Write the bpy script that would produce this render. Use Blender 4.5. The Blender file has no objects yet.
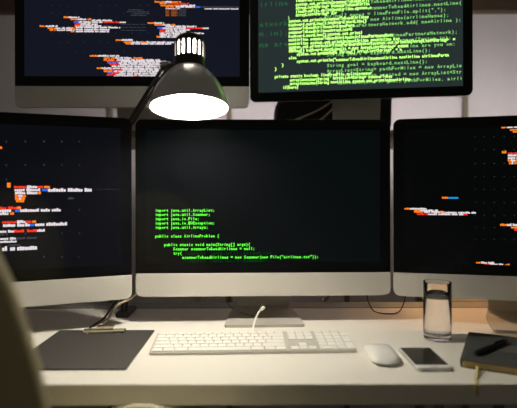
import bpy, bmesh, math, random
from mathutils import Vector, Matrix
random.seed(7)
R = math.radians
sc = bpy.context.scene
COL = sc.collection

# ------------------------------------------------------------------ camera, world, exposure
DESK = 0.74                      # height of the desk top
CAMZ = DESK + 0.335
FPX, CX, HY = 500.0, 258.5, 190.0   # focal length in pixels, principal column, horizon row
cam = bpy.data.cameras.new('camera')
cam.sensor_width = 36.0
cam.lens = FPX / 517 * 36
cam.shift_y = -(204 - HY) / 517
cam.clip_start = 0.02
cam.dof.use_dof = True
cam.dof.focus_distance = 1.27
cam.dof.aperture_fstop = 2.2
camo = bpy.data.objects.new('camera', cam)
camo.location = (0, 0, CAMZ)
camo.rotation_euler = (R(90), R(0.12), 0)
COL.objects.link(camo)
sc.camera = camo

world = bpy.data.worlds.new('night_room')
sc.world = world
world.use_nodes = True
world.node_tree.nodes['Background'].inputs[0].default_value = (1.0, 0.93, 0.76, 1)
world.node_tree.nodes['Background'].inputs[1].default_value = 0.05

sc.view_settings.view_transform = 'Standard'
sc.view_settings.look = 'None'
sc.view_settings.exposure = 0.0
sc.view_settings.gamma = 1.0
sc.view_settings.use_curve_mapping = False

BULB = 290.0        # radiance of the desk lamp bulb
WARM = 240.0        # radiance of the warm table lamp bulb
STRIP = 62.0        # radiance of the unseen strip added behind the monitor shelf to brighten the wall

# ------------------------------------------------------------------ materials
def srgb(r, g, b):
    f = lambda c: (c / 255 / 12.92) if c / 255 <= 0.04045 else ((c / 255 + 0.055) / 1.055) ** 2.4
    return (f(r), f(g), f(b), 1.0)

def mat(name, col, rough=0.5, metal=0.0, var=0.06, scale=40.0, bump=0.0, spec=0.5, trans=0.0, ior=1.45, stretch=None):
    m = bpy.data.materials.new(name); m.use_nodes = True
    nt = m.node_tree; b = nt.nodes['Principled BSDF']
    b.inputs['Roughness'].default_value = rough
    b.inputs['Metallic'].default_value = metal
    b.inputs['Specular IOR Level'].default_value = spec
    b.inputs['Transmission Weight'].default_value = trans
    b.inputs['IOR'].default_value = ior
    tc = nt.nodes.new('ShaderNodeTexCoord')
    nz = nt.nodes.new('ShaderNodeTexNoise'); nz.inputs['Scale'].default_value = scale; nz.inputs['Detail'].default_value = 4
    if stretch:
        mp = nt.nodes.new('ShaderNodeMapping'); mp.inputs['Scale'].default_value = stretch
        nt.links.new(tc.outputs['Object'], mp.inputs['Vector']); nt.links.new(mp.outputs['Vector'], nz.inputs['Vector'])
    else:
        nt.links.new(tc.outputs['Object'], nz.inputs['Vector'])
    rp = nt.nodes.new('ShaderNodeValToRGB')
    c = col
    rp.color_ramp.elements[0].color = (c[0]*(1-var), c[1]*(1-var), c[2]*(1-var), 1)
    rp.color_ramp.elements[1].color = (min(1, c[0]*(1+var)), min(1, c[1]*(1+var)), min(1, c[2]*(1+var)), 1)
    nt.links.new(nz.outputs['Fac'], rp.inputs['Fac']); nt.links.new(rp.outputs['Color'], b.inputs['Base Color'])
    if bump:
        bp = nt.nodes.new('ShaderNodeBump'); bp.inputs['Strength'].default_value = bump; bp.inputs['Distance'].default_value = 0.002
        nt.links.new(nz.outputs['Fac'], bp.inputs['Height']); nt.links.new(bp.outputs['Normal'], b.inputs['Normal'])
    return m

def emit(name, col, strength, base=(0.002, 0.002, 0.0025, 1), rough=0.12, spec=0.5):
    m = bpy.data.materials.new(name); m.use_nodes = True
    b = m.node_tree.nodes['Principled BSDF']
    b.inputs['Base Color'].default_value = base
    b.inputs['Roughness'].default_value = rough
    b.inputs['Specular IOR Level'].default_value = spec
    b.inputs['Emission Color'].default_value = col
    b.inputs['Emission Strength'].default_value = strength
    return m

M = {}
M['wall'] = mat('painted_wall', srgb(214, 206, 204), 0.9, var=0.03, scale=6, bump=0.05)
M['floor'] = mat('floor_boards', srgb(70, 58, 46), 0.5, var=0.25, scale=5, stretch=(1, 12, 1))
M['upright'] = mat('wall_upright', srgb(120, 112, 92), 0.55, var=0.05)
M['wood'] = mat('dark_wood', srgb(78, 62, 44), 0.6, var=0.3, scale=8, stretch=(2, 20, 20))
M['desk'] = mat('white_laminate', srgb(238, 233, 222), 0.42, var=0.015, scale=60, spec=0.35)
M['steel'] = mat('grey_powder_steel', srgb(150, 146, 134), 0.5, var=0.05)
M['alu'] = mat('brushed_aluminium', srgb(226, 222, 214), 0.45, metal=0.2, var=0.02, scale=120)
M['alu_stand'] = mat('satin_aluminium_stand', srgb(188, 184, 176), 0.5, metal=0.15, var=0.02, scale=120)
M['glassblack'] = mat('black_bezel_glass', srgb(9, 10, 12), 0.12, var=0.02, spec=0.35)
M['black'] = mat('black_plastic', srgb(18, 18, 18), 0.45, var=0.1)
M['blacksoft'] = mat('black_nylon', srgb(16, 16, 15), 0.85, var=0.2, scale=300, bump=0.3)
M['lampgrey'] = mat('grey_lamp_enamel', srgb(232, 228, 229), 0.27, metal=0.3, var=0.03)
M['lampdark'] = mat('dark_lamp_metal', srgb(74, 70, 66), 0.4, metal=0.5, var=0.05)
M['lampcap'] = mat('dark_lamp_cap', srgb(58, 54, 48), 0.45, metal=0.3, var=0.05)
M['lampwhite'] = mat('white_reflector', srgb(250, 248, 245), 0.6, var=0.01)
M['key'] = mat('white_keycap', srgb(244, 241, 233), 0.45, var=0.01)
M['keybase'] = mat('keyboard_aluminium', srgb(200, 197, 187), 0.45, metal=0.2, var=0.03)
M['keyfront'] = mat('keyboard_underside', srgb(225, 222, 212), 0.5, var=0.02)
M['white'] = mat('glossy_white_plastic', srgb(240, 238, 232), 0.2, var=0.01)
M['board'] = mat('clipboard_vinyl', srgb(52, 50, 47), 0.5, var=0.12, scale=150, bump=0.1)
M['chrome'] = mat('chrome', srgb(225, 215, 190), 0.18, metal=1.0, var=0.02)
M['silver'] = mat('silver_phone_metal', srgb(215, 213, 208), 0.3, metal=0.6, var=0.02)
M['cover'] = mat('charcoal_book_cloth', srgb(62, 64, 62), 0.7, var=0.08, scale=200, bump=0.15)
M['patch'] = mat('grey_cover_patch', srgb(96, 92, 92), 0.6, var=0.04)
M['paper'] = mat('cream_page_edges', srgb(196, 172, 112), 0.9, var=0.18, scale=60, stretch=(1, 1, 60))
M['ribbon'] = mat('straw_ribbon', srgb(214, 196, 132), 0.7, var=0.08, scale=200)
M['cable_white'] = mat('white_cable', srgb(245, 243, 236), 0.45, var=0.02)
M['cable_cream'] = mat('cream_cable', srgb(205, 190, 160), 0.5, var=0.05)
M['cable_grey'] = mat('grey_cable', srgb(120, 116, 102), 0.5, var=0.05)
M['cream'] = mat('cream_plastic_shell', srgb(232, 222, 190), 0.45, var=0.03)
M['olive'] = mat('olive_fabric', srgb(188, 175, 134), 0.9, var=0.12, scale=220, bump=0.3)
M['shade_cloth'] = mat('amber_shade_cloth', srgb(245, 200, 140), 0.8, var=0.06, trans=0.0)
M['glass'] = mat('clear_glass', (1, 1, 1, 1), 0.0, var=0.0, trans=1.0, ior=1.45)
M['water'] = mat('clear_water', (0.98, 0.99, 1, 1), 0.0, var=0.0, trans=1.0, ior=1.33)
M['bulb'] = emit('lamp_bulb_glow', (1.0, 0.93, 0.80, 1), BULB)
M['slotglow'] = emit('slot_sleeve_glow', (1.0, 0.93, 0.80, 1), 48.0)  # own glow standing in for bulb light behind the cap slots
M['warmbulb'] = emit('amber_bulb_glow', (1.0, 0.62, 0.28, 1), WARM)
M['strip'] = emit('added_wall_fill_glow', (1.0, 0.95, 0.97, 1), STRIP)
GLOW = 1.0
M['scr_ul'] = emit('display_navy', srgb(17, 20, 32), 1.0, rough=0.1, spec=0.3)
M['scr_ur'] = emit('display_slate', srgb(38, 48, 48), 1.0, rough=0.1, spec=0.3)
M['scr_l'] = emit('display_black_navy', srgb(7, 9, 15), 1.0, rough=0.1, spec=0.3)
M['scr_c'] = emit('display_black_green', srgb(3, 8, 9), 1.0, rough=0.1, spec=0.3)
M['scr_r'] = emit('display_black', srgb(2, 3, 4), 1.0, rough=0.1, spec=0.3)
def ink(n, c, s): M[n] = emit('code_' + n, srgb(*c), s, base=(0, 0, 0, 1), rough=0.6, spec=0.0)
ink('green', (98, 250, 62), 1.45); ink('ghost', (22, 66, 26), 0.8)
ink('lime', (185, 255, 120), 1.7); ink('mid', (135, 215, 115), 1.15); ink('dim', (38, 98, 62), 1.0); ink('Q', (190, 95, 40), 0.8)
ink('W', (235, 225, 230), 1.0); ink('O', (255, 130, 30), 1.1); ink('R', (250, 55, 35), 1.1)
ink('B', (40, 110, 240), 1.1); ink('C', (30, 160, 235), 1.0); ink('G', (70, 72, 82), 0.8); ink('D', (90, 105, 105), 0.8)

# ------------------------------------------------------------------ mesh helpers
def tag(o, label=None, cat=None, group=None, kind=None):
    if label: o['label'] = label
    if cat: o['category'] = cat
    if group: o['group'] = group
    if kind: o['kind'] = kind
    return o

def empty(name, loc=(0, 0, 0), rz=0.0):
    o = bpy.data.objects.new(name, None); COL.objects.link(o)
    o.empty_display_size = 0.02
    o.location = loc; o.rotation_euler = (0, 0, rz)
    return o

def obj(name, bm, m, parent=None, smooth=False, loc=None, rot=None, bevel=0.0, segs=2, auto=None):
    me = bpy.data.meshes.new(name)
    bmesh.ops.recalc_face_normals(bm, faces=bm.faces)
    bm.to_mesh(me); bm.free()
    for mm in (m if isinstance(m, (list, tuple)) else [m]): me.materials.append(M[mm] if isinstance(mm, str) else mm)
    o = bpy.data.objects.new(name, me); COL.objects.link(o)
    if parent: o.parent = parent
    if loc: o.location = loc
    if rot: o.rotation_euler = rot
    if smooth:
        for p in me.polygons: p.use_smooth = True
        if auto is not None:
            me.set_sharp_from_angle(angle=R(auto))
    if bevel:
        b = o.modifiers.new('bevel', 'BEVEL'); b.width = bevel; b.segments = segs; b.limit_method = 'ANGLE'
    return o

def box(bm, x0, x1, y0, y1, z0, z1):
    v = [bm.verts.new(p) for p in ((x0,y0,z0),(x1,y0,z0),(x1,y1,z0),(x0,y1,z0),(x0,y0,z1),(x1,y0,z1),(x1,y1,z1),(x0,y1,z1))]
    for f in ((0,3,2,1),(4,5,6,7),(0,1,5,4),(1,2,6,5),(2,3,7,6),(3,0,4,7)): bm.faces.new([v[i] for i in f])
    return v

def B(*a):
    bm = bmesh.new(); box(bm, *a); return bm

def loops(bm, rings, cap0=True, cap1=True, closed=True):
    vr = [[bm.verts.new(p) for p in r] for r in rings]
    n = len(vr[0])
    for a, b in zip(vr, vr[1:]):
        for i in range(n if closed else n - 1):
            j = (i + 1) % n
            bm.faces.new((a[i], a[j], b[j], b[i]))
    if cap0: bm.faces.new(vr[0][::-1])
    if cap1: bm.faces.new(vr[-1])
    return vr

def lathe(bm, prof, n=32, cap0=True, cap1=True):
    return loops(bm, [[(r*math.cos(2*math.pi*k/n), r*math.sin(2*math.pi*k/n), z) for k in range(n)] for r, z in prof], cap0, cap1)

def smooth_path(pts, per=8):
    P = [Vector(p) for p in pts]
    P = [2*P[0]-P[1]] + P + [2*P[-1]-P[-2]]
    out = []
    for i in range(1, len(P)-2):
        for k in range(per):
            t = k/per
            a, b, c, d = P[i-1], P[i], P[i+1], P[i+2]
            out.append(0.5*((2*b)+(c-a)*t+(2*a-5*b+4*c-d)*t*t+(3*b-a-3*c+d)*t**3))
    out.append(P[-2])
    return out

def tube(bm, pts, r, n=10, per=8, straight=False):
    P = [Vector(p) for p in pts] if straight else smooth_path(pts, per)
    rings = []
    up = Vector((0.13, 0.21, 0.97))
    for i, p in enumerate(P):
        d = (P[min(i+1, len(P)-1)] - P[max(i-1, 0)]).normalized()
        u = up - d*up.dot(d)
        if u.length < 1e-3: u = Vector((1, 0, 0))
        u.normalize(); w = d.cross(u)
        rr = r[min(i, len(r)-1)] if isinstance(r, (list, tuple)) else r
        rings.append([p + u*rr*math.cos(2*math.pi*k/n) + w*rr*math.sin(2*math.pi*k/n) for k in range(n)])
        up = u
    loops(bm, rings)

def rrect(w, h, r, n=6, corners=(1, 1, 1, 1)):
    """outline of a w x h rectangle centred on 0; corners: BL, BR, TR, TL rounded or square"""
    pts = []
    for k, (sx, sy) in enumerate(((-1, -1), (1, -1), (1, 1), (-1, 1))):
        rr = r if corners[k] else 0.0004
        cx, cy = sx*(w/2-rr), sy*(h/2-rr)
        a0 = (math.pi, 1.5*math.pi, 0, 0.5*math.pi)[k]
        for i in range(n+1):
            a = a0 + i*math.pi/2/n
            pts.append((cx+rr*math.cos(a), cy+rr*math.sin(a)))
    return pts

def ray(x, y):
    return Vector(((x-CX)/FPX, 1.0, (HY-y)/FPX))
def at_depth(x, y, Y):
    d = ray(x, y); return Vector((d.x*Y, Y, CAMZ + d.z*Y))
def on_desk(x, y, h=0.0):
    d = ray(x, y); t = (DESK+h-CAMZ)/d.z
    return Vector((d.x*t, t, DESK+h))

# ------------------------------------------------------------------ room
FL = obj('floor', B(-3, 3, -1.2, 2.27, -0.06, 0.0), 'floor'); tag(FL, 'dark floorboards under the desk', kind='structure')
WALLY = 2.15
WB = obj('wall_back', B(-3, 3, WALLY, WALLY+0.12, 0.0, 2.6), 'wall'); tag(WB, 'pale painted wall behind the monitors', kind='structure')
for i, px in enumerate((-8, 110, 229, 347, 466, 585)):
    x = (px-CX)/FPX*(WALLY-0.02)
    o = obj('trim_%d' % (i+1), B(x-0.010, x+0.010, WALLY-0.022, WALLY, 0.0, 2.6), 'upright', bevel=0.002)
    tag(o, 'narrow grey upright strip running up the pale wall', group='upright strips on the wall', kind='structure')

# dark wooden rail along the wall at the top of the view
wr = obj('trim_7', B(-3, 3, WALLY-0.045, WALLY, DESK+0.335+(HY-11)/FPX*(WALLY-0.045), DESK+1.30), 'wood', bevel=0.003)
tag(wr, 'dark brown wooden rail along the wall above the upper monitors', kind='structure')

# ------------------------------------------------------------------ desk
dk = empty('desk', (0, 1.14, 0))
tag(dk, 'long white laminate desk carrying the lower monitors and keyboard', 'desk')
obj('desk_top', B(-1.25, 1.25, 0.862-1.14, 1.418-1.14, DESK-0.037, DESK), 'desk', dk, bevel=0.0025, segs=3)
for x in (-1.2, 1.2):
    for y in (-0.24, 0.24):
        obj('leg', B(x-0.025, x+0.025, y-0.025, y+0.025, 0, DESK-0.034), 'steel', dk, bevel=0.003)
obj('apron', B(-1.17, 1.17, 0.20, 0.22, DESK-0.12, DESK-0.034), 'steel', dk)
rr_ = empty('cable_ledge', (0, 1.46, 0))
tag(rr_, 'narrow grey ledge behind the desk, beyond a dark gap', 'ledge')
obj('ledge_board', B(-1.25, 1.25, -0.034, 0.034, DESK-0.022, DESK), 'steel', rr_, bevel=0.002)
for x in (-1.22, 1.22):
    obj('leg', B(x-0.02, x+0.02, -0.02, 0.02, 0, DESK-0.022), 'steel', rr_)

# raised shelf carrying the two upper monitors
SH = DESK + 0.496
ms = empty('monitor_shelf', (0, 1.54, 0))
tag(ms, 'raised grey shelf behind the lower monitors holding the two upper ones', 'shelf')
obj('shelf_board', B(-0.98, 1.40, 1.352-1.54, 1.735-1.54, SH-0.018, SH), 'steel', ms, bevel=0.002)
for px, Y in ((198, 1.535), (198, 1.70), (-120, 1.535), (-120, 1.70)):
    x = (px-CX)/FPX*Y
    obj('post', B(x-0.010, x+0.010, Y-1.54-0.010, Y-1.54+0.010, 0, SH-0.018), 'cable_cream', ms)
for Y in (1.535, 1.70):
    obj('post', B(1.36, 1.38, Y-1.54-0.010, Y-1.54+0.010, 0, SH-0.018), 'cable_cream', ms)
ls = empty('added_wall_fill', (0.42, 1.742, SH-0.010))  # unseen strip, added to wash the wall with light from below
tag(ls, 'slim unseen glowing strip added behind the raised monitor shelf to brighten the wall', 'light')
bm = bmesh.new()
loops(bm, [[(x, y, z) for y, z in ((-.006, -.010), (.012, -.010), (.012, -.004), (.0, .004), (-.006, .004))] for x in (-.93, .93)])
obj('housing', bm, 'steel', ls)
bm = bmesh.new()
loops(bm, [[(x, y, z) for y, z in ((.0118, -.0032), (.0124, -.0027), (.0004, .0053), (-.0002, .0046))] for x in (-.925, .925)], True, True)
obj('diffuser', bm, 'strip', ls)

# ------------------------------------------------------------------ monitors
PW, PH, CH = 0.644, 0.446, 0.0590
def monitor(name, label, loc, yaw, screen_mat, chin=True, lift=0.067):
    root = empty(name, loc, R(yaw)); tag(root, label, 'monitor', 'computer monitors around the desk')
    h = PH if chin else 0.388
    z0 = lift; zc = z0 + h/2; n = 6
    def ring(y, sx, sy, r=0.017):
        return [(u*sx, y, zc+v*sy) for u, v in rrect(PW, h, r, n)]
    bm = bmesh.new()                                   # back shell with a bulging back
    loops(bm, [ring(0.004, 1, 1), ring(0.012, 1, 1), ring(0.016, .985, .98), ring(0.026, .88, .85), ring(0.038, .66, .62), ring(0.046, .40, .36), ring(0.049, .15, .12)])
    obj('back_shell', bm, 'alu', root, smooth=True, auto=35)
    bt = z0 + (CH if chin else 0.0)
    bh = z0 + h - bt
    bm = bmesh.new()
    c = (0, 0, 1, 1) if chin else (1, 1, 1, 1)
    loops(bm, [[(u, y, bt+bh/2+v) for u, v in rrect(PW-ins, bh-ins*0.5, 0.017, n, c)] for y, ins in ((0.004, 0), (0.0008, 0), (0, 0.0016))])
    obj('bezel', bm, 'glassblack', root)
    if chin:
        bm = bmesh.new()
        loops(bm, [[(u, y, z0+CH/2+v) for u, v in rrect(PW-ins, CH-ins, 0.017, n, (1, 1, 0, 0))] for y, ins in ((0.004, 0), (0.0008, 0), (0, 0.0016))])
        obj('chin', bm, 'alu', root)
    sw, sh = 0.591, 0.333
    sz = bt + bh/2
    bm = bmesh.new()
    vs = [bm.verts.new(p) for p in ((-sw/2, -0.0004, sz-sh/2), (sw/2, -0.0004, sz-sh/2), (sw/2, -0.0004, sz+sh/2), (-sw/2, -0.0004, sz+sh/2))]
    bm.faces.new(vs)
    scr = obj('screen', bm, screen_mat, root)
    # one bent sheet: foot and neck
    def sheet(pts, t=0.007):
        bm = bmesh.new(); rings = []
        for i, (y, z, w) in enumerate(pts):
            a = Vector(pts[max(i-1, 0)][:2]); b = Vector(pts[min(i+1, len(pts)-1)][:2])
            d = (b-a).normalized(); nrm = Vector((-d.y, d.x))*t/2
            rings.append([(-w, y-nrm.x, z-nrm.y), (w, y-nrm.x, z-nrm.y), (w, y+nrm.x, z+nrm.y), (-w, y+nrm.x, z+nrm.y)])
        loops(bm, rings); return bm
    obj('stand_foot', sheet([(-0.044, .0036, .093), (-0.040, .0036, .0975), (0.03, .0036, .0930), (0.095, .0036, .086), (0.118, .0055, .079), (0.130, .0115, .0745)]), 'alu_stand', root, smooth=True, auto=40)
    obj('stand_neck', sheet([(0.1300, .0115, .0745), (0.1335, .022, .0735), (0.130, .05, .074), (0.108, lift+.06, .077), (0.072, lift+.14, .077), (0.046, lift+.19, .077)]), 'alu_stand', root, smooth=True, auto=40)
    return root, scr

mon_c, scr_c = monitor('desktop_computer', 'silver-chinned monitor facing the camera showing a few lines of green code, behind the keyboard', (0.013, 1.262, DESK), 1.4, 'scr_c')
mon_l, scr_l = monitor('desktop_computer', 'silver-chinned monitor with orange and white code standing behind the clipboard', (-0.6135, 1.119, DESK), 21.2, 'scr_l')
mon_r, scr_r = monitor('desktop_computer', 'angled silver-chinned monitor with sparse orange code standing behind the water glass', (0.6550, 1.1925, DESK), -13.0, 'scr_r')
mon_ul, scr_ul = monitor('desktop_computer', 'raised silver-chinned monitor full of orange and white code behind the desk lamp', (-0.3465, 1.379, SH), 1.2, 'scr_ul')
mon_ur, scr_ur = monitor('monitor', 'raised all-black-framed monitor crowded with bright green code', (0.292, 1.473, SH), -9.3, 'scr_ur', chin=False, lift=0.107)

# ------------------------------------------------------------------ code on the displays
GLY = {}
def glyph(ch, off=0.018):
    key_ = (ch, off)
    if key_ not in GLY:
        cu = bpy.data.curves.new('glyph', 'FONT'); cu.body = ch; cu.size = 1.0; cu.resolution_u = 1; cu.offset = off; cu.fill_mode = 'FRONT'
        o = bpy.data.objects.new('glyph', cu)
        me = o.to_mesh()
        vs = [(v.co.x, v.co.y) for v in me.vertices]; fs = [tuple(p.vertices) for p in me.polygons]
        o.to_mesh_clear(); bpy.data.objects.remove(o); bpy.data.curves.remove(cu)
        x0 = min((v[0] for v in vs), default=0); x1 = max((v[0] for v in vs), default=0)
        GLY[key_] = ([(v[0]-(x0+x1)/2, v[1]) for v in vs], fs, x1-x0)
    return GLY[key_]

NARROW = set('il.,;:()[]{}!"|tfrj=-')
class Page:
    """flat print on one display; rows are set in the display's own plane"""
    def __init__(self, root, scr, depth=-0.0008):
        self.scr = scr; self.V = []; self.F = []; self.I = []; self.mats = []; self.depth = depth
        self.inv = (Matrix.Translation(root.location) @ Matrix.Rotation(root.rotation_euler.z, 4, 'Z')).inverted()
        s = [v.co for v in scr.data.vertices]
        self.box = (min(v.x for v in s), max(v.x for v in s), min(v.z for v in s), max(v.z for v in s))
    def uv(self, x, y):
        o = self.inv @ Vector((0, 0, CAMZ)); d = self.inv.to_3x3() @ ray(x, y)
        t = (self.depth-o.y)/d.y; p = o + d*t
        return p.x, p.z
    def mi(self, m):
        if m not in self.mats: self.mats.append(m)
        return self.mats.index(m)
    def quad(self, u0, u1, v0, v1, m, lean=0.0):
        a, b, c, d = self.box
        u0 = max(u0, a); u1 = min(u1, b); v0 = max(v0, c); v1 = min(v1, d)
        if u1 <= u0 or v1 <= v0: return
        k = len(self.V)
        self.V += [(u0, self.depth, v0), (u1, self.depth, v0), (u1+lean, self.depth, v1), (u0+lean, self.depth, v1)]
        self.F.append((k, k+1, k+2, k+3)); self.I.append(self.mi(m))
    def text(self, x, y, s, cell, size, m, wide=0.92, off=0.018):
        """s starts at pixel column x, its lower-case middle on row y; cell and size in pixels at that spot"""
        u, v = self.uv(x, y); k = (self.uv(x+1, y)[0]-u)
        adv = cell*k; sz = size*k; v -= 0.27*sz
        a, b, c, d = self.box
        for i, ch in enumerate(s):
            if ch == ' ': continue
            vs, fs, w = glyph(ch, off)
            sx = sz if ch in NARROW and w*sz < adv*wide else adv*wide*0.92/max(w, 0.05)
            cu = u + (i+0.5)*adv
            if cu-adv/2 < a or cu+adv/2 > b or v < c or v+0.75*sz > d: continue
            n = len(self.V)
            self.V += [(cu+p[0]*sx, self.depth, v+p[1]*sz) for p in vs]
            self.F += [tuple(q+n for q in f) for f in fs]; self.I += [self.mi(m)]*len(fs)
    def bars(self, y, segs, hpx=1.5, cell=1.25):
        """a row of print too small to read: strokes of letter size in word groups"""
        u0, v = self.uv(segs[0][0], y); k = self.uv(segs[0][0]+1, y)[0]-u0
        for x0, x1, m in segs:
            u = self.uv(x0, y)[0]; e = self.uv(x1, y)[0]; c = cell*k; left = random.randint(3, 9)
            while u < e - c*0.4:
                if left <= 0 and random.random() < 0.8: left = random.randint(3, 10); u += c*0.7; continue
                hh = hpx*k*random.choice((0.85, 0.9, 1.0, 1.2))
                self.quad(u, u+c*0.9, v-hpx*k*0.5, v-hpx*k*0.5+hh, m); u += c; left -= 1
    def done(self, name='code_text'):
        me = bpy.data.meshes.new(name); me.from_pydata(self.V, [], self.F)
        for m in self.mats: me.materials.append(M[m])
        me.polygons.foreach_set('material_index', self.I)
        o = bpy.data.objects.new(name, me); COL.objects.link(o); o.parent = self.scr; o['kind'] = 'stuff'
        return o

# centre display
pg = Page(mon_c, scr_c, -0.0006)
pg.text(186, 253.4, 'import java.util.ArrayList;', 3.33, 4.6, 'ghost')
pg.text(186, 261.0, 'import java.util.Scanner;', 3.33, 4.6, 'ghost')
pg.done()
pg = Page(mon_c, scr_c)
for x, y, s in ((155, 210.4, 'import java.util.ArrayList;'), (155, 214.6, 'import java.util.Scanner;'), (155, 218.9, 'import java.io.File;'),
                (155, 223.2, 'import java.io.IOException;'), (155, 227.5, 'import java.util.Arrays;'), (155, 236.2, 'public class AirlineProblem {'),
                (164, 244.8, 'public static void main(String[] args){'), (173, 249.0, 'Scanner scannerToReadAirlines = null;'), (173, 253.3, 'try{'),
                (181.8, 257.5, 'scannerToReadAirlines = new Scanner(new File("airlines.txt"));'), (173, 261.8, '}')):
    pg.text(x, y, s, 2.22, 4.1, 'green', 0.98, 0.030)
pg.done()

# upper green display: three layers of code
pg = Page(mon_ur, scr_ur, -0.0006)
for y, s in ((5.4, 'airline'), (25.3, 'Network'), (34.4, 'm.in);'), (45.3, 'ns are')):
    pg.text(288.5-4.85*len(s), y, s, 4.85, 7.2, 'dim')
pg.done()
pg = Page(mon_ur, scr_ur, -0.0008)
c = 2.88
for x, y, s in ((330, 4.6, 'while( scannerToReadAirlines.hasNext() ){'),
                (327, 11.0, 'String line = scannerToReadAirlines.nextLine();'), (324, 16.8, 'String[] names = lineFromFile.split(",");'),
                (330, 22.0, 'Airline air = new Airline(airlineNames);'), (336, 26.9, 'airlinesPartnersNetwork.add( newAirline );'),
                (326, 38.8, 'System.out.println(airlinesPartnersNetwork);'), (326, 44.0, 'Scanner keyboard = new Scanner(System.in);'),
                (330, 50.0, 'System.out.print("What airline are you on:'),
                (327, 55.3, 'String start = keyboard.nextLine();'), (327, 66.0, 'String goal = keyboard.nextLine();'),
                (327, 71.4, 'ArrayList<String> pathForMiles = new ArrayList<String>();'), (327, 77.3, 'ArrayList<String> visited = new ArrayList<String>();'),
                (337, 83.2, 'canRedeem(start, goal, pathForMiles, airlines);')):
    pg.text(x, y, s, c, 4.7, 'mid')
pg.done()
pg = Page(mon_ur, scr_ur, -0.0010)
L = 'lime'
WORDS = ('system.out.println(', 'scannerToReadAirlines', ' = new ', 'airlinesPartnersNetwork', 'String[] ', 'lineFromFile.split(', 'keyboard.nextLine();', 'pathForMiles, ', 'ArrayList<String> ', 'newAirline ')
for x, y, x1 in ((296, 1.0, 372), (296, 4.8, 370), (296, 8.4, 369), (296, 12.0, 372), (296, 15.4, 338),
                 (289, 21.5, 368), (289, 25.3, 366), (289, 29.0, 355), (289, 32.8, 352), (289, 36.6, 362),
                 (289, 40.4, 392), (289, 44.2, 398), (289, 47.6, 447), (289, 51.3, 405)):
    n_ = int((x1-x)/1.95); t_ = ''
    while len(t_) < n_: t_ += random.choice(WORDS)
    pg.text(x, y, t_[:n_], 1.95, 4.3, L, 1.08, 0.045)
pg.text(288, 18.2, '}', 2.2, 3.8, L)
for x, y, s in ((290, 50.0, 'if('), (297, 54.6, 'system.out.println("'), (289, 58.2, 'else'), (297, 61.6, 'system.out.println("'),
                (282, 65.4, '}'), (275, 69.4, '}'), (275, 77.0, 'private static boolean '), (290, 80.4, 'arrayContains(String '), (290, 84.0, 'arrayContains(String'), (283, 87.8, 'if(here)')):
    pg.text(x, y, s, 1.95, 4.2, L, 1.05, 0.04)
for x, y, x1 in ((318, 53.5, 400), (336, 60.2, 447), (321, 75.3, 372), (333, 78.6, 392), (331, 82.3, 411)):
    n_ = int((x1-x)/1.95); t_ = ''
    while len(t_) < n_: t_ += random.choice(WORDS)
    pg.text(x, y, t_[:n_], 1.95, 4.2, L, 1.05, 0.04)
pg.done()

# upper navy display
pg = Page(mon_ul, scr_ul)
def block(x, y, lim=250):
    pg.bars(y, [(x, x+5, 'O'), (x+5, x+16, 'W')]); pg.bars(y+2.0, [(x+7, x+14, 'O'), (x+14, x+21, 'W'), (x+23, x+27, 'O')])
def R_(y, *s, h=1.5): pg.bars(y, s, h)
R_(16.9, (64, 69, 'O'), (69, 80, 'W')); R_(18.9, (71, 78, 'O'), (78, 86, 'W'), (88, 92, 'O'))
R_(20.0, (92, 113, 'W')); R_(21.6, (74, 79, 'B'), (79, 104, 'W'), (104, 120, 'R'), (120, 126, 'W'))
R_(23.6, (75, 81, 'R'), (81, 98, 'W')); R_(25.4, (75, 80, 'O'), (80, 103, 'W'), (104, 112, 'G'))
R_(25.7, (40, 46, 'O'), (46, 58, 'W')); R_(27.0, (76, 120, 'W')); R_(27.7, (48, 56, 'O'), (56, 73, 'W'), (69, 75, 'O'))
R_(29.2, (76, 110, 'W')); R_(29.6, (50, 56, 'O'), (57, 75, 'W')); R_(31.0, (71, 75, 'O'), (76, 109, 'W'))
R_(39.7, (116, 122, 'O'), (122, 133, 'W')); R_(41.8, (124, 132, 'O'), (132, 142, 'W'), (142, 147, 'O'), (147, 190, 'W')); R_(43.4, (126, 131, 'O'), (131, 172, 'W'))
R_(55.5, (90, 98, 'O'), (98, 119, 'W'))
for k, y in enumerate((57.6, 59.6, 61.0, 62.6, 64.2, 66.0, 67.8, 69.4, 71.0, 72.8, 74.6, 76.2)):
    s = [[(104, 116, 'O'), (116, 133, 'W'), (134, 142, 'O')], [(104, 115, 'O'), (117, 160, 'W')], [(107, 121, 'R'), (121, 166, 'W')], [(108, 119, 'B'), (119, 160, 'W')],
         [(110, 120, 'R'), (120, 171, 'W')], [(112, 160, 'W')], [(97, 102, 'O'), (102, 112, 'W'), (113, 168, 'W')], [(104, 112, 'O'), (112, 123, 'R'), (123, 168, 'W')],
         [(104, 114, 'O'), (114, 164, 'W')], [(108, 113, 'B'), (113, 120, 'R'), (120, 166, 'W')], [(107, 116, 'R'), (116, 160, 'W')], [(114, 133, 'W'), (133, 139, 'R'), (140, 162, 'W')]][k]
    R_(y, *s)
R_(1.6, (155, 165, 'O'), (165, 172, 'W'), (172, 182, 'O')); R_(3.2, (160, 168, 'O'), (168, 190, 'R')); R_(5.2, (161, 167, 'O'), (167, 180, 'O'), (181, 196, 'W'))
R_(6.6, (166, 175, 'O'), (176, 195, 'W'), (196, 201, 'B'), (202, 239, 'G')); R_(8.4, (166, 180, 'W'), (205, 239, 'W'), h=1.0)
for y in (9.0, 10.6, 12.2, 13.8, 15.4): R_(y, (166, 170, 'Q'), (171.5, 178, 'Q'), (179, 186, 'G'), h=0.9)
R_(22.8, (148, 155, 'O'), (155, 164, 'W')); R_(24.6, (155, 163, 'O'), (163, 170, 'W'), (171, 176, 'O')); R_(26.2, (166, 197, 'W'))
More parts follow.
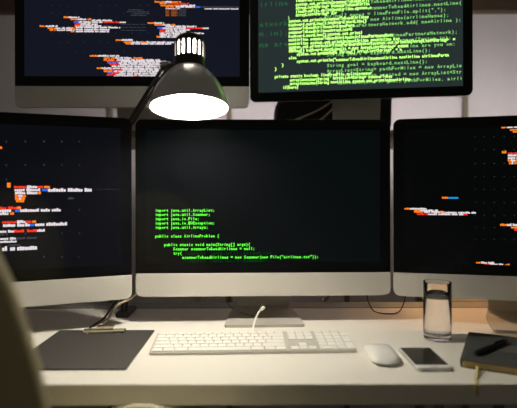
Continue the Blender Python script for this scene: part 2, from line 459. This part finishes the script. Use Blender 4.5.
R_(27.8, (158, 163, 'B'), (163, 187, 'W'), (187, 203, 'R'), (203, 209, 'W')); R_(29.6, (160, 166, 'R'), (166, 190, 'W')); R_(31.4, (160, 166, 'R'), (166, 187, 'W'))
R_(33.0, (160, 204, 'W')); R_(34.8, (160, 196, 'W')); R_(36.6, (157, 160, 'O'), (160, 195, 'W'))
R_(63.5, (195, 205, 'W'))
for y in (9.6, 11.4, 13.2, 15.0): R_(y, (126+random.randint(0, 8), 150-random.randint(0, 6), 'G'), h=0.9)
for y in (24, 27, 30): R_(y, (121, 146, 'G'), h=0.6)
for y in (5, 13, 33, 42, 51):
    for x in range(52, 150, 8):
        if random.random() < 0.7: pg.bars(y, [(x, x+0.8, 'G')], 0.7, 0.7)
pg.done()

# left-hand display
pg = Page(mon_l, scr_l)
def dots(xs, ys):
    for y in ys:
        for x in xs: pg.bars(y, [(x, x+0.9, 'D')], 1.6, 0.9)
dots((6, 25, 43.5, 61.5, 79), (141, 164.5)); dots((6,), (179,)); dots((43.5, 61.5, 78), (256.5,)); dots((25, 61.5, 79), (233,)); dots((60, 79), (209.5,))
def P(y, *s, h=2.6, c=2.1): pg.bars(y, s, h, c)
P(147, (-4, 1.5, 'O')); P(185, (7, 12, 'O'), h=4.5, c=4)
P(186.5, (14, 27, 'R'), (27, 37, 'W'), (37, 43, 'R'), (44, 49, 'O')); P(189.5, (14.5, 28, 'W'), (28, 41, 'W'), (42, 47, 'B')); P(189.8, (48, 91, 'W'), h=3.2, c=2.6)
P(192.6, (15, 37, 'W'), (37, 41, 'O')); P(195.5, (15, 18, 'O'), (18.5, 22, 'W'), (22, 26, 'O')); P(198.0, (15, 19, 'O'), (19, 21, 'W'), (21, 25, 'O')); P(200.6, (16, 24, 'O'))
P(207.8, (-6, 11, 'R'), (11, 16, 'R'), (17, 20, 'O')); P(210.5, (-6, 10, 'W'), (15, 19, 'B'), (20, 60, 'W'), h=3.0, c=2.5); P(213.4, (-6, 9, 'W'), (10, 14, 'O'))
P(221.8, (2, 16, 'R'), (17, 24, 'W'), (25, 31, 'R'), (32, 36, 'O')); P(225.0, (3, 24, 'W'), (25, 29, 'W'), (29.5, 34, 'B'), (35, 68, 'W'), h=3.2, c=2.5)
P(231.3, (-4, 13, 'W'), (14, 25, 'R'), (27, 36, 'R'), (37, 44, 'W')); P(234, (-6, 8, 'G'))
P(238.5, (0, 15, 'W'), (17, 37, 'G'), h=2.2); P(241.5, (0, 16, 'W'), h=2); P(244.8, (8, 21, 'G'), h=2)
P(248.6, (2, 8, 'W'), (10, 15, 'W'), (17, 37, 'W'), h=4.2, c=2.6); P(189, (96, 120, 'G'), h=0.5); P(198, (68, 74, 'G'), h=2)
pg.done()

# right-hand display
pg = Page(mon_r, scr_r)
def P(y, *s, h=1.7, c=1.5): pg.bars(y, s, h, c)
P(198.2, (442, 448, 'O'), (448, 459, 'C'), h=1.8)
P(209.0, (404, 410, 'O'), (410, 426, 'W')); P(210.8, (414, 420, 'O'), (420, 437, 'W')); P(212.2, (414, 424, 'O'), (424, 444, 'W'), (440, 444, 'O'))
P(213.0, (445, 477, 'W')); P(214.4, (417, 428, 'R'), (428, 463, 'W'), (463, 468, 'R'))
P(128.0, (501.5, 506, 'O'), (507, 530, 'W')); P(130.4, (510, 530, 'O')); P(132.4, (513, 522, 'O'), (522, 530, 'R'))
P(152.7, (502, 506, 'O'), h=2.6); P(154, (508, 530, 'R')); P(156, (508, 530, 'W'), h=2.2); P(158.5, (508, 530, 'W'), h=2.2); P(161, (508, 511, 'O'), (511, 515, 'W'), (515, 519, 'O'), h=2.4); P(163.6, (509, 512, 'O'), (512, 514, 'W'), (514, 517, 'O'), h=2.4)
P(225.3, (500, 507, 'O'), (507, 530, 'W'), h=2.2); P(228.0, (511, 515, 'O'), (515, 530, 'O'), h=2); P(230.3, (514, 530, 'R'), h=2)
P(263.0, (476, 481, 'O'), (481, 494, 'W')); P(264.6, (484, 490, 'R'), (490, 503, 'W'), (505, 509, 'O'))
for y in (137, 150, 164, 177, 190, 203, 216, 228, 240):
    for x in (475, 484, 494, 504, 514): pg.bars(y, [(x, x+0.7, 'D')], 0.7, 0.7)
for o in [pg.done()]: pass

# ------------------------------------------------------------------ desk lamp
TILT = R(9.5)
lamp = empty('desk_lamp', (-0.358, 1.330, DESK))
tag(lamp, 'grey enamel desk lamp lit, its slotted bell head leaning over the middle monitor', 'lamp')
Lm = Matrix.Translation(lamp.location)
def rel(p): return Vector(p) - lamp.location
rim = at_depth(189.6, 108.0, 1.100)
hm = Matrix.Translation(rel(rim)) @ Matrix.Rotation(R(-1.0), 4, 'Y') @ Matrix.Rotation(-TILT, 4, 'X')      # local z runs up the head's axis
def head(name, bm, m, parent=lamp, smooth=True, auto=40):
    bmesh.ops.transform(bm, matrix=hm, verts=bm.verts)
    return obj(name, bm, m, parent, smooth=smooth, auto=auto)
prof = [(.0865, 0), (.0862, .004), (.0835, .017), (.0785, .032), (.0710, .048), (.062, .062), (.0510, .076), (.042, .085), (.0345, .0925)]
bm = bmesh.new(); lathe(bm, prof, 64, False, False)
shade = head('lamp_shade', bm, 'lampgrey')
bm = bmesh.new(); lathe(bm, [(r-0.0016, z) for r, z in prof[:-1]] + [(.0325, .0930)], 64, False, False)
head('shade_lining', bm, 'lampwhite', shade)
bm = bmesh.new()
lathe(bm, [(.0849, 0), (.0868, -.0006), (.0872, .0012), (.0862, .0026)], 64, False, False)
head('rim_bead', bm, 'lampgrey', shade)
# cap: lower band, ribs between the slots, dome
bm = bmesh.new(); lathe(bm, [(.0325, .0930), (.0355, .0930), (.0355, .0965), (.0340, .098), (.0340, .1145), (.0318, .1145), (.0318, .098)], 48, False, False)
cap = head('cap_band', bm, 'lampcap')
bm = bmesh.new(); lathe(bm, [(.0300, .149), (.0335, .149), (.0330, .1555), (.0300, .162), (.0245, .1665), (.0150, .1695), (.004, .1705)], 48, False, True)
head('cap_dome', bm, 'lampcap', cap)
NS = 17
for k in range(NS):
    a = 2*math.pi*(k+0.5)/NS; bm = bmesh.new()
    hw = 0.29*2*math.pi/NS
    loops(bm, [[(r*math.cos(a+da), r*math.sin(a+da), z) for r, da in ((.0320, -hw), (.0340, -hw), (.0340, hw), (.0320, hw))] for z in (.1140, .1495)])
    head('cap_rib', bm, 'lampcap', cap, smooth=False)
bm = bmesh.new(); lathe(bm, [(.0150, .098), (.020, .085), (.030, .066), (.0345, .050), (.0320, .036), (.0230, .025), (.010, .0205)], 32)
head('bulb', bm, 'bulb')
bm = bmesh.new(); lathe(bm, [(.0150, .0985), (.0285, .106), (.0285, .148), (.014, .153)], 32)  # added glowing sleeve: fills the slots and brightens the shade outside
head('slot_glow_sleeve', bm, 'slotglow')
# arms: yoke on the cap, parallel bars, elbow, post and clamp
yoke = rel(at_depth(166.5, 66.0, 1.145)); elbow = Vector((0.013, -0.014, 0.500)); foot = Vector((0, 0, 0.045))
neck = hm @ Vector((-0.034, 0.004, .100))
bm = bmesh.new(); tube(bm, [neck + Vector((.004, 0, 0)), (neck+yoke)/2 + Vector((0, 0.004, 0.002)), yoke], 0.0065, 10)
obj('head_joint', bm, 'lampdark', lamp, smooth=True)
bm = bmesh.new(); tube(bm, [yoke + Vector((-.010, 0, 0)), yoke + Vector((.010, 0, 0))], 0.011, 14, straight=True)
obj('joint_knob', bm, 'lampdark', lamp, smooth=True, auto=40)
def bars(a, b, name, off):
    d = (b-a).normalized(); side = d.cross(Vector((0, 0, 1))).normalized(); nrm = d.cross(side)
    for s in (-1, 1):
        bm = bmesh.new(); tube(bm, [a+nrm*off*s, b+nrm*off*s], 0.0045, 8, straight=True)
        obj(name, bm, 'lampdark', lamp, smooth=True, auto=40)
    # tension spring between the bars
    pts = []; L0 = (b-a).length
    for i in range(0, 181):
        t = 0.45 + 0.40*i/180; w = i/180*2*math.pi*22
        pts.append(a + d*L0*t + (side*math.cos(w) + nrm*math.sin(w))*0.0055)
    bm = bmesh.new(); tube(bm, pts, 0.0009, 4, straight=True)
    obj('spring', bm, 'lampdark', lamp, smooth=True)
bars(yoke, elbow, 'upper_arm_bar', 0.0085)
bars(elbow, foot, 'lower_arm_bar', 0.0085)
bm = bmesh.new(); loops(bm, [[(elbow.x+dx, elbow.y+u, elbow.z+v) for u, v in rrect(.036, .036, .012)] for dx in (-.008, .008)])
obj('elbow_plate', bm, 'lampdark', lamp, smooth=True, auto=40)
bm = bmesh.new(); lathe(bm, [(.0095, .012), (.0095, .060), (.0075, .064)], 20); obj('post', bm, 'black', lamp, smooth=True, auto=40)
bm = bmesh.new()
loops(bm, [[(u, y, 0.0075+v) for u, v in rrect(.036, .0145, .005)] for y in (-.018, .060)])
cl = obj('clamp', bm, 'black', lamp, smooth=True, auto=40)
# ------------------------------------------------------------------ warm table lamp behind the angled monitor
tl = empty('table_lamp', (0.565, 1.61, 0)); 
tl.location.z = DESK
tag(tl, 'small dark reading lamp shining amber behind the angled monitor', 'lamp')
st = empty('lamp_stand', (0.63, 1.62, 0)); tag(st, 'small grey side stand behind the desk carrying the amber lamp', 'stand')
obj('stand_top', B(-.095, .22, -.115, .12, DESK-.022, DESK), 'steel', st, bevel=.002)
for x in (-.08, .19):
    for y in (-.09, .09): obj('leg', B(x-.012, x+.012, y-.012, y+.012, 0, DESK-.022), 'steel', st)
bm = bmesh.new(); lathe(bm, [(.045, 0), (.045, .008), (.012, .014), (.006, .02)], 32); obj('base', bm, 'lampdark', tl, smooth=True, auto=40, loc=(0, .035, 0))
bm = bmesh.new(); tube(bm, [(0, .035, .016), (0, .040, .20), (-.004, .046, .38), (-.006, .030, .432), (-.005, .016, .438)], .0048, 10); obj('stem', bm, 'lampdark', tl, smooth=True)
tm = Matrix.Translation((0, 0, .400)) @ Matrix.Rotation(R(-10), 4, 'Y') @ Matrix.Rotation(R(-24), 4, 'X')
def thead(name, prof_, m, cap0=False, cap1=False, parent=tl):
    bm = bmesh.new(); lathe(bm, prof_, 40, cap0, cap1)
    bmesh.ops.transform(bm, matrix=tm, verts=bm.verts)
    return obj(name, bm, m, parent, smooth=True, auto=50)
tsh = thead('shade', [(.052, -.066), (.050, -.062), (.040, -.02), (.030, .018), (.020, .036), (.004, .040)], 'lampdark', cap1=True)
thead('shade_lining', [(.0505, -.066), (.0485, -.062), (.0385, -.02), (.0285, .017), (.018, .034), (.003, .0375)], 'shade_cloth', cap1=True, parent=tsh)
thead('bulb', [(.005, -.024), (.015, -.018), (.020, -.004), (.017, .010), (.010, .022), (.009, .032)], 'warmbulb', True, True)

# ------------------------------------------------------------------ keyboard
pL = Vector((-0.2235, 1.012)); yawk = R(2.1); KW, KD = 0.424, 0.114
u = 0.01855
kb = empty('keyboard', (pL.x + KW/2*math.cos(yawk) - KD/2*math.sin(yawk), pL.y + KW/2*math.sin(yawk) + KD/2*math.cos(yawk), DESK), yawk)
tag(kb, 'full-size white keyboard on a thin aluminium base in front of the middle monitor', 'keyboard')
SL = math.atan((0.0125-0.004)/KD)
bm = bmesh.new()
pts = rrect(KW, KD, 0.006)
zt = lambda y: 0.0052 + (y+KD/2)*math.tan(SL)
loops(bm, [[(x, y, 0.0008) for x, y in pts], [(x, y, zt(y)-0.0020) for x, y in pts]]); obj('underside', bm, 'keyfront', kb)
bm = bmesh.new()
loops(bm, [[(x, y, zt(y)-0.0019) for x, y in pts], [(x, y, zt(y)) for x, y in pts]]); obj('top_plate', bm, 'keybase', kb)
KM = {}
def key(cx, cy, w, h):
    kk = (round(w, 4), round(h, 4))
    if kk not in KM:
        bm = bmesh.new()
        loops(bm, [[(x*s, y*s, z) for x, y in ((-w/2, -h/2), (w/2, -h/2), (w/2, h/2), (-w/2, h/2))] for s, z in ((1, 0), (1, .0018), (.95, .0025))])
        o = obj('key', bm, 'key', kb); KM[kk] = o.data
    else:
        o = bpy.data.objects.new('key', KM[kk]); COL.objects.link(o); o.parent = kb
    o.location = (cx, cy, zt(cy)); o.rotation_euler = (SL, 0, 0)
X0 = -KW/2 + 0.0038; g = 0.0024
rows_y = [-KD/2 + 0.0038 + u*(i+0.5) for i in range(5)]; fy = -KD/2 + 0.0038 + u*5 + 0.0058
def row(x, y, ws, h=u):
    for w in ws:
        key(X0 + (x+w/2)*u, y, w*u-g, h-g); x += w
row(0, rows_y[0], (1.25, 1.25, 1.5, 7, 1.5, 1.25, 1.25))
row(0, rows_y[1], (2.25,) + (1,)*10 + (2.75,))
row(0, rows_y[2], (1.75,) + (1,)*11 + (2.25,))
row(0, rows_y[3], (1.5,) + (1,)*12 + (1.5,))
row(0, rows_y[4], (1,)*13 + (2,))
row(0, fy, (1.2,) + (13.8/13,)*13, 0.0116)
nx = 15.4
row(nx, rows_y[0], (1, 1, 1)); row(nx+1, rows_y[1], (1,)); row(nx, rows_y[3], (1, 1, 1)); row(nx, rows_y[4], (1, 1, 1)); row(nx, fy, (1, 1, 1), 0.0116)
px_ = 18.8 - 0.4 + 0.0
px_ = 18.72
row(px_, rows_y[0], (2, 1)); row(px_, rows_y[1], (1, 1, 1)); row(px_, rows_y[2], (1, 1, 1, 1)); row(px_, rows_y[3], (1, 1, 1, 1)); row(px_, rows_y[4], (1, 1, 1, 1)); row(px_, fy, (1, 1, 1, 1), 0.0116)
key(X0 + (px_+3.5)*u, (rows_y[0]+rows_y[1])/2, u-g, 2*u-g)

def cable(name, label, pts, r, m, cat='cable'):
    bm = bmesh.new(); tube(bm, pts, r, 8)
    o = obj(name, bm, m, None, smooth=True, auto=50); tag(o, label, cat); return o
a = on_desk(252, 333.5, .006)
cw = empty('keyboard_cable', (a.x, a.y, DESK)); tag(cw, 'short white cable with a plug rising behind the keyboard', 'cable')
q = [a, at_depth(253.2, 326.5, 1.185), at_depth(255.5, 318.5, 1.20), at_depth(258.6, 312, 1.215), at_depth(261.0, 309.4, 1.225)]
bm = bmesh.new(); tube(bm, [Vector(p)-cw.location for p in q], .0024, 8); obj('cord', bm, 'cable_white', cw, smooth=True, auto=50)
bm = bmesh.new(); tube(bm, [Vector(q[-1])-cw.location, at_depth(263.6, 307.6, 1.235)-cw.location], .0040, 10, straight=True); obj('plug', bm, 'cable_white', cw, smooth=True, auto=40)

# ------------------------------------------------------------------ mouse
mo = empty('mouse', (0.2445, 0.998, DESK), R(-1)); tag(mo, 'low white wireless mouse between the keyboard and the phone', 'mouse')
def slab(w, l, hs, base, r=0.026, nx=0):
    bm = bmesh.new(); rings = []
    for s, z in hs: rings.append([(x*s, y*s, z*(1-0.25*(y*s/(l/2))**2) if z > base else z) for x, y in rrect(w, l, r, 8)])
    loops(bm, rings); return bm
obj('underside', slab(.056, .108, ((.90, .0006), (.97, .003), (.985, .0052)), .01), 'keybase', mo, smooth=True, auto=40)
obj('top_shell', slab(.058, .112, ((.985, .0054), (1.0, .0065), (.985, .0095), (.93, .0135), (.82, .0170), (.62, .0195), (.35, .0210), (.12, .0214)), .0066), 'white', mo, smooth=True)

# ------------------------------------------------------------------ phone
ph = empty('phone', (0.3235, 0.981, DESK), R(0.5)); tag(ph, 'silver smartphone lying face up with a dark screen, beside the mouse', 'phone')
bm = bmesh.new(); pr = lambda s: [(x, y) for x, y in rrect(.0695-s*2, .124-s*2, .010, 6)]
loops(bm, [[(x, y, z) for x, y in pr(s)] for s, z in ((.0022, .0005), (.0006, .0016), (0, .0038), (.0004, .0060), (.0016, .0072))])
obj('body', bm, 'silver', ph, smooth=True, auto=50)
bm = bmesh.new(); loops(bm, [[(x, y, z) for x, y in rrect(.0660, .1205, .0085, 6)] for z in (.0070, .0076)]); fp = obj('front_glass', bm, 'white', ph)
bm = bmesh.new(); loops(bm, [[(x*1, y+0.004, z) for x, y in rrect(.0610, .1010, .001, 2)] for z in (.0074, .00785)]); obj('screen', bm, 'glassblack', fp)
bm = bmesh.new(); lathe(bm, [(.0052, .0074), (.0052, .0079), (.0042, .0079), (.0040, .0077)], 20); hb = obj('home_button', bm, 'silver', fp, loc=(0, -.0530, 0))

# ------------------------------------------------------------------ glass of water
gl = empty('drinking_glass', (0.4015, 1.124, DESK)); tag(gl, 'straight clear glass tumbler half full of water beside the notebook', 'glass')
bm = bmesh.new(); ro, ri = .0300, .0288
lathe(bm, [(.026, .0002), (.0288, .0010), (.0298, .004), (ro, .02), (ro+.0006, .1275), (ro, .1285), (ri+.0008, .1285), (ri+.0004, .1270), (ri-.0004, .018), (.026, .0125), (.010, .0112)], 64)
obj('tumbler', bm, 'glass', gl, smooth=True, auto=60)
wt = empty('drinking_water', (0.4015, 1.124, DESK)); tag(wt, 'clear still water standing in the glass tumbler', 'water', kind='stuff')
bm = bmesh.new(); lathe(bm, [(.0098, .0108), (.0266, .0122), (.0286, .018), (.0293, .0932), (.0275, .0925), (.006, .0923)], 64)
obj('water_body', bm, 'water', wt, smooth=True, auto=60)

# ------------------------------------------------------------------ clipboard
cb = empty('clipboard', (-0.360, 1.059, DESK)); tag(cb, 'charcoal clipboard with a chrome clip lying beside the keyboard', 'clipboard')
bm = bmesh.new(); loops(bm, [[(x, y, z) for x, y in rrect(.226, .258, .004, 4)] for z in (0.0003, .0032)]); obj('board', bm, 'board', cb, bevel=.0006)
bm = bmesh.new()
prof = [(.098, .0033), (.098, .0052), (.104, .0090), (.114, .0110), (.122, .0085), (.126, .0034), (.1245, .0034), (.121, .0072), (.114, .0096), (.105, .0078), (.0995, .0045), (.0995, .0033)]
loops(bm, [[(x, y, z) for y, z in prof] for x in (-.047, .047)]); cp = obj('clip', bm, 'chrome', cb, smooth=True, auto=35)
bm = bmesh.new(); tube(bm, [(-.049, .113, .0075), (.049, .113, .0075)], .0035, 12, straight=True); obj('hinge_pin', bm, 'chrome', cp, smooth=True, auto=40)
bm = bmesh.new(); loops(bm, [[(x*s, y, z) for x, s in ((-.020, 1), (.020, 1))][::1] + [(x*s, y+.002, z+.0012) for x, s in ((.020, 1), (-.020, 1))] for y, z, s in ((.106, .009, 1.2), (.112, .0135, 1.1), (.121, .0150, .9), (.130, .0135, .8))])
obj('lever', bm, 'chrome', cp, smooth=True, auto=40)
for s in (-1, 1):
    bm = bmesh.new(); lathe(bm, [(.0035, .003), (.0035, .0044), (.002, .005)], 12); obj('rivet', bm, 'chrome', cp, loc=(s*.036, .094, 0))

# ------------------------------------------------------------------ notebook, pen
ny = R(-27)
d1 = Vector((math.cos(ny), math.sin(ny))); d2 = Vector((-math.sin(ny), math.cos(ny)))
c0 = Vector((0.379, 0.943)); NW, NL, NT = 0.148, 0.208, 0.0145
nc = c0 + d1*NW/2 + d2*NL/2
nb = empty('notebook', (nc.x, nc.y, DESK), ny); tag(nb, 'charcoal hardback notebook with cream page edges at the desk corner', 'notebook')
for z0, z1, nm in ((.0003, .0020, 'back_cover'), (NT-.0018, NT, 'front_cover')):
    bm = bmesh.new(); loops(bm, [[(x, y, z) for x, y in rrect(NW, NL, .006, 5)] for z in (z0, z1)]); fc = obj(nm, bm, 'cover', nb, bevel=.0004)
bm = bmesh.new(); loops(bm, [[(x+.001, y, z) for x, y in rrect(NW-.006, NL-.005, .005, 5)] for z in (.0020, NT-.0018)]); obj('page_block', bm, 'paper', nb)
obj('spine', B(-NW/2, -NW/2+.0012, -NL/2+.006, NL/2-.006, .0012, NT-.001), 'cover', nb)
obj('patch', B(-.015, .045, -.018, .030, NT, NT+.0003), 'patch', fc)
inv_nb = (Matrix.Translation(nb.location) @ Matrix.Rotation(ny, 4, 'Z')).inverted()
def strip3(pts, wdir, w, name, m, parent, inv):
    bm = bmesh.new(); P_ = smooth_path(pts, 6); rings = []
    for i, p in enumerate(P_):
        d = (P_[min(i+1, len(P_)-1)]-P_[max(i-1, 0)]).normalized(); wd = Vector(wdir).normalized(); n_ = d.cross(wd).normalized()*.0004
        rings.append([inv @ (p+wd*w/2+n_), inv @ (p-wd*w/2+n_), inv @ (p-wd*w/2-n_), inv @ (p+wd*w/2-n_)])
    loops(bm, rings); return obj(name, bm, m, parent, smooth=True, auto=50)
s0 = on_desk(475.5, 366, .007)
strip3([s0 + Vector((0.004, .012, 0)), s0 + Vector((0, -.006, -.002)), on_desk(475.8, 378, .0015), Vector(((476.2-CX)/FPX*.862, .8595, DESK+.001)), Vector(((476.2-CX)/FPX*.860, .8585, DESK-.009)), Vector(((476.4-CX)/FPX*.86, .858, DESK-.020))], (1, 0.1, 0), .0062, 'ribbon', 'ribbon', nb, inv_nb)
bm = bmesh.new(); tube(bm, [inv_nb @ p for p in (s0 + Vector((.018, -.010, -.001)), on_desk(482.5, 373.5, .004), on_desk(479, 378, .003), on_desk(476.5, 379.5, .003))], .0010, 6)
obj('ribbon_thread', bm, 'cable_grey', nb, smooth=True)

p0 = on_desk(475.0, 354.0, NT+.005); p1 = on_desk(506.0, 341.5, NT+.005)
dv = (p1-p0); pl = dv.length
pen = empty('pen', (p0.x, p0.y, DESK+NT), math.atan2(dv.y, dv.x)); tag(pen, 'thick black pen resting across the charcoal notebook', 'pen')
def along(bm):
    bmesh.ops.transform(bm, matrix=Matrix.Translation((0, 0, .0056)) @ Matrix.Rotation(R(90), 4, 'Y'), verts=bm.verts); return bm
bm = bmesh.new(); lathe(bm, [(.0030, 0), (.0048, .003), (.0052, .012), (.0052, pl*.55)], 20); obj('barrel', along(bm), 'black', pen, smooth=True, auto=40)
bm = bmesh.new(); lathe(bm, [(.0055, pl*.55), (.0055, pl*.86), (.0046, pl*.92), (.0028, pl)], 20); obj('cap', along(bm), 'black', pen, smooth=True, auto=40)
obj('pocket_clip', B(pl*.60, pl*.90, -.0012, .0012, .0112, .0124), 'black', pen)

# ------------------------------------------------------------------ cables and the bag
cable('power_cable', 'thin black cable looping below the seam beside the water glass', [at_depth(366.5, 290, 1.36), at_depth(367.5, 300, 1.36), on_desk(373.5, 311, .003), on_desk(386, 314, .003), on_desk(398, 312.5, .003), at_depth(404, 302, 1.39), at_depth(405, 290, 1.38)], .0016, 'black')
cable('audio_cable', 'thin grey cable drooping beside the stand of the middle monitor', [at_depth(225, 291, 1.34), at_depth(226.5, 301, 1.345), on_desk(233, 309.5, .004), on_desk(243, 313.5, .010), on_desk(254, 316, .010)], .0012, 'cable_grey')
cable('looped_cable', 'pale cable curving down to the desk between the left and middle monitors', [at_depth(137, 292, 1.30), at_depth(130, 298.5, 1.29), at_depth(117, 305, 1.28), on_desk(108, 318, .010), on_desk(100, 325, .004), on_desk(92, 329, .003)], .0030, 'cable_cream')
cable('dark_cable', 'dark cable running behind the chrome clip of the clipboard', [at_depth(121, 296, 1.31), at_depth(114, 303, 1.30), on_desk(104, 317.5, .004), on_desk(96, 323, .003), on_desk(90, 327, .003)], .0026, 'black')
cable('hanging_plug_cable', 'short grey cable end hanging under the middle monitor', [at_depth(329, 290, 1.33), at_depth(328, 297, 1.33), at_depth(325, 300, 1.325), at_depth(322.5, 299.5, 1.32)], .0042, 'cable_grey')

bg = empty('bag', (0.248, 1.680, SH)); tag(bg, 'black soft bag with rounded corners behind the raised green-code monitor', 'bag')
bm = bmesh.new(); rings = []
for y, s in ((-.045, .90), (-.038, .96), (-.01, 1.0), (.02, 1.0), (.04, .96), (.046, .9)):
    rg = []
    for k, (x, z) in enumerate(rrect(.392, .152, .055, 8, (1, 1, 0, 1))):
        wob = 1 + 0.012*math.sin(z*95+1.2) + 0.006*math.sin(z*210)
        rg.append((x*s*wob, y, .0763+z*s if z > -.04 else .0763+z*(0.985+.015*s)))
    rings.append(rg)
loops(bm, rings); obj('body', bm, 'blacksoft', bg, smooth=True, auto=60)
bm = bmesh.new(); tube(bm, [(-.06, 0, .150), (-.05, 0, .172), (.05, 0, .172), (.06, 0, .150)], .006, 8); obj('handle', bm, 'blacksoft', bg, smooth=True)
cable('display_cable', 'cream cable sloping across the black bag, upper of the two', [at_depth(338, 97, 1.615), at_depth(333, 101.0, 1.612), at_depth(318, 110.5, 1.610), at_depth(296, 120.0, 1.61), at_depth(288, 123, 1.62)], .0030, 'cable_cream')
cable('display_cable', 'cream cable sloping across the black bag, lower of the two', [at_depth(341, 100, 1.606), at_depth(336, 105.5, 1.604), at_depth(326, 115.5, 1.603), at_depth(318, 122, 1.603)], .0030, 'cable_cream')

# ------------------------------------------------------------------ chairs in the foreground
# high-backed swivel chair turned away from the desk
oc = empty('swivel_chair', (-0.402, 0.20, 0)); tag(oc, 'dark olive high-backed swivel chair blurred in the near corner', 'chair', 'chairs at the desk')
def backrest():
    bm = bmesh.new(); rings = []
    W = ((.50, .17), (.53, .205), (.60, .225), (.70, .232), (.80, .227), (.866, .216), (.91, .203), (.952, .186), (.985, .171), (1.02, .150), (1.045, .122), (1.062, .085), (1.072, .035))
    for z, w in W:
        t = 0.034 if z < 1.03 else 0.034*(1-((z-1.03)/.045)**2*.7)
        yc = .265 + (z-.5)*.055
        rg = []
        for k in range(36):
            a = 2*math.pi*k/36; ca, sa = math.cos(a), math.sin(a)
            x = w*math.copysign(abs(ca)**.75, ca); yy = t*math.copysign(abs(sa)**.6, sa)
            rg.append((x, yc+yy-0.9*x*x, z))
        rings.append(rg)
    loops(bm, rings); return bm
obj('backrest', backrest(), 'olive', oc, smooth=True)
bm = bmesh.new(); loops(bm, [[(x*s, y*s, z) for x, y in rrect(.47, .46, .09, 8)] for s, z in ((.9, .41), (.98, .42), (1, .445), (.985, .475), (.93, .488), (.5, .495))]); obj('seat', bm, 'olive', oc, smooth=True, auto=60)
bm = bmesh.new(); tube(bm, [(0, .05, .405), (0, .24, .40), (0, .30, .44), (0, .285, .60)], .018, 10); obj('back_bar', bm, 'black', oc, smooth=True)
bm = bmesh.new(); lathe(bm, [(.03, .07), (.03, .20), (.02, .20), (.02, .40), (.06, .405), (.06, .412)], 20); obj('gas_column', bm, 'black', oc, smooth=True, auto=40)
for k in range(5):
    a = 2*math.pi*k/5 + .3; ca, sa = math.cos(a), math.sin(a)
    bm = bmesh.new(); tube(bm, [(.02*ca, .02*sa, .10), (.15*ca, .15*sa, .09), (.27*ca, .27*sa, .068)], [.024]*8+[.020]*8+[.014]*4, 8); lg = obj('base_arm', bm, 'black', oc, smooth=True)
    bm = bmesh.new(); lathe(bm, [(.018, -.011), (.026, -.009), (.026, .009), (.018, .011)], 18)
    bmesh.ops.transform(bm, matrix=Matrix.Translation((.27*ca, .27*sa, .0265)) @ Matrix.Rotation(a+1.2, 4, 'Z') @ Matrix.Rotation(R(90), 4, 'X'), verts=bm.verts)
    obj('caster', bm, 'black', lg, smooth=True, auto=40)

# cream shell chair pushed up to the desk
cc = empty('shell_chair', (-0.170, 0.985, 0)); tag(cc, 'cream moulded chair with a rounded back, tucked under the desk front', 'chair', 'chairs at the desk')
TOPZ = 0.763
bm = bmesh.new(); rings = []
for i in range(15):
    t = i/14; z = .455 + t*(TOPZ-.455)
    w = .19*(1-max(0, (t-.25)/.75)**2.4)**.5*(1 if t > .25 else .96+.16*t) if t < 1 else .012
    yc = -.205 - .03*t
    nn = 20
    fr = [(-w + 2*w*k/nn, yc - .030 + 0.9*(-w+2*w*k/nn)**2, z) for k in range(nn+1)]
    bk = [(x, y+.009, z) for x, y, z in fr[::-1]]
    rings.append(fr+bk)
loops(bm, rings); obj('backrest', bm, 'cream', cc, smooth=True, auto=60)
bm = bmesh.new(); loops(bm, [[(x*s, y*s, z) for x, y in rrect(.40, .41, .09, 8)] for s, z in ((.96, .444), (1, .450), (1, .456), (.94, .459), (.6, .452))]); obj('seat', bm, 'cream', cc, smooth=True, auto=60)
for sx in (-1, 1):
    for sy in (-1, 1):
        bm = bmesh.new(); tube(bm, [(sx*.12, sy*.12, .445), (sx*.185, sy*.19, .002)], [.015, .010], 10, straight=True); obj('leg', bm, 'wood', cc, smooth=True, auto=40)
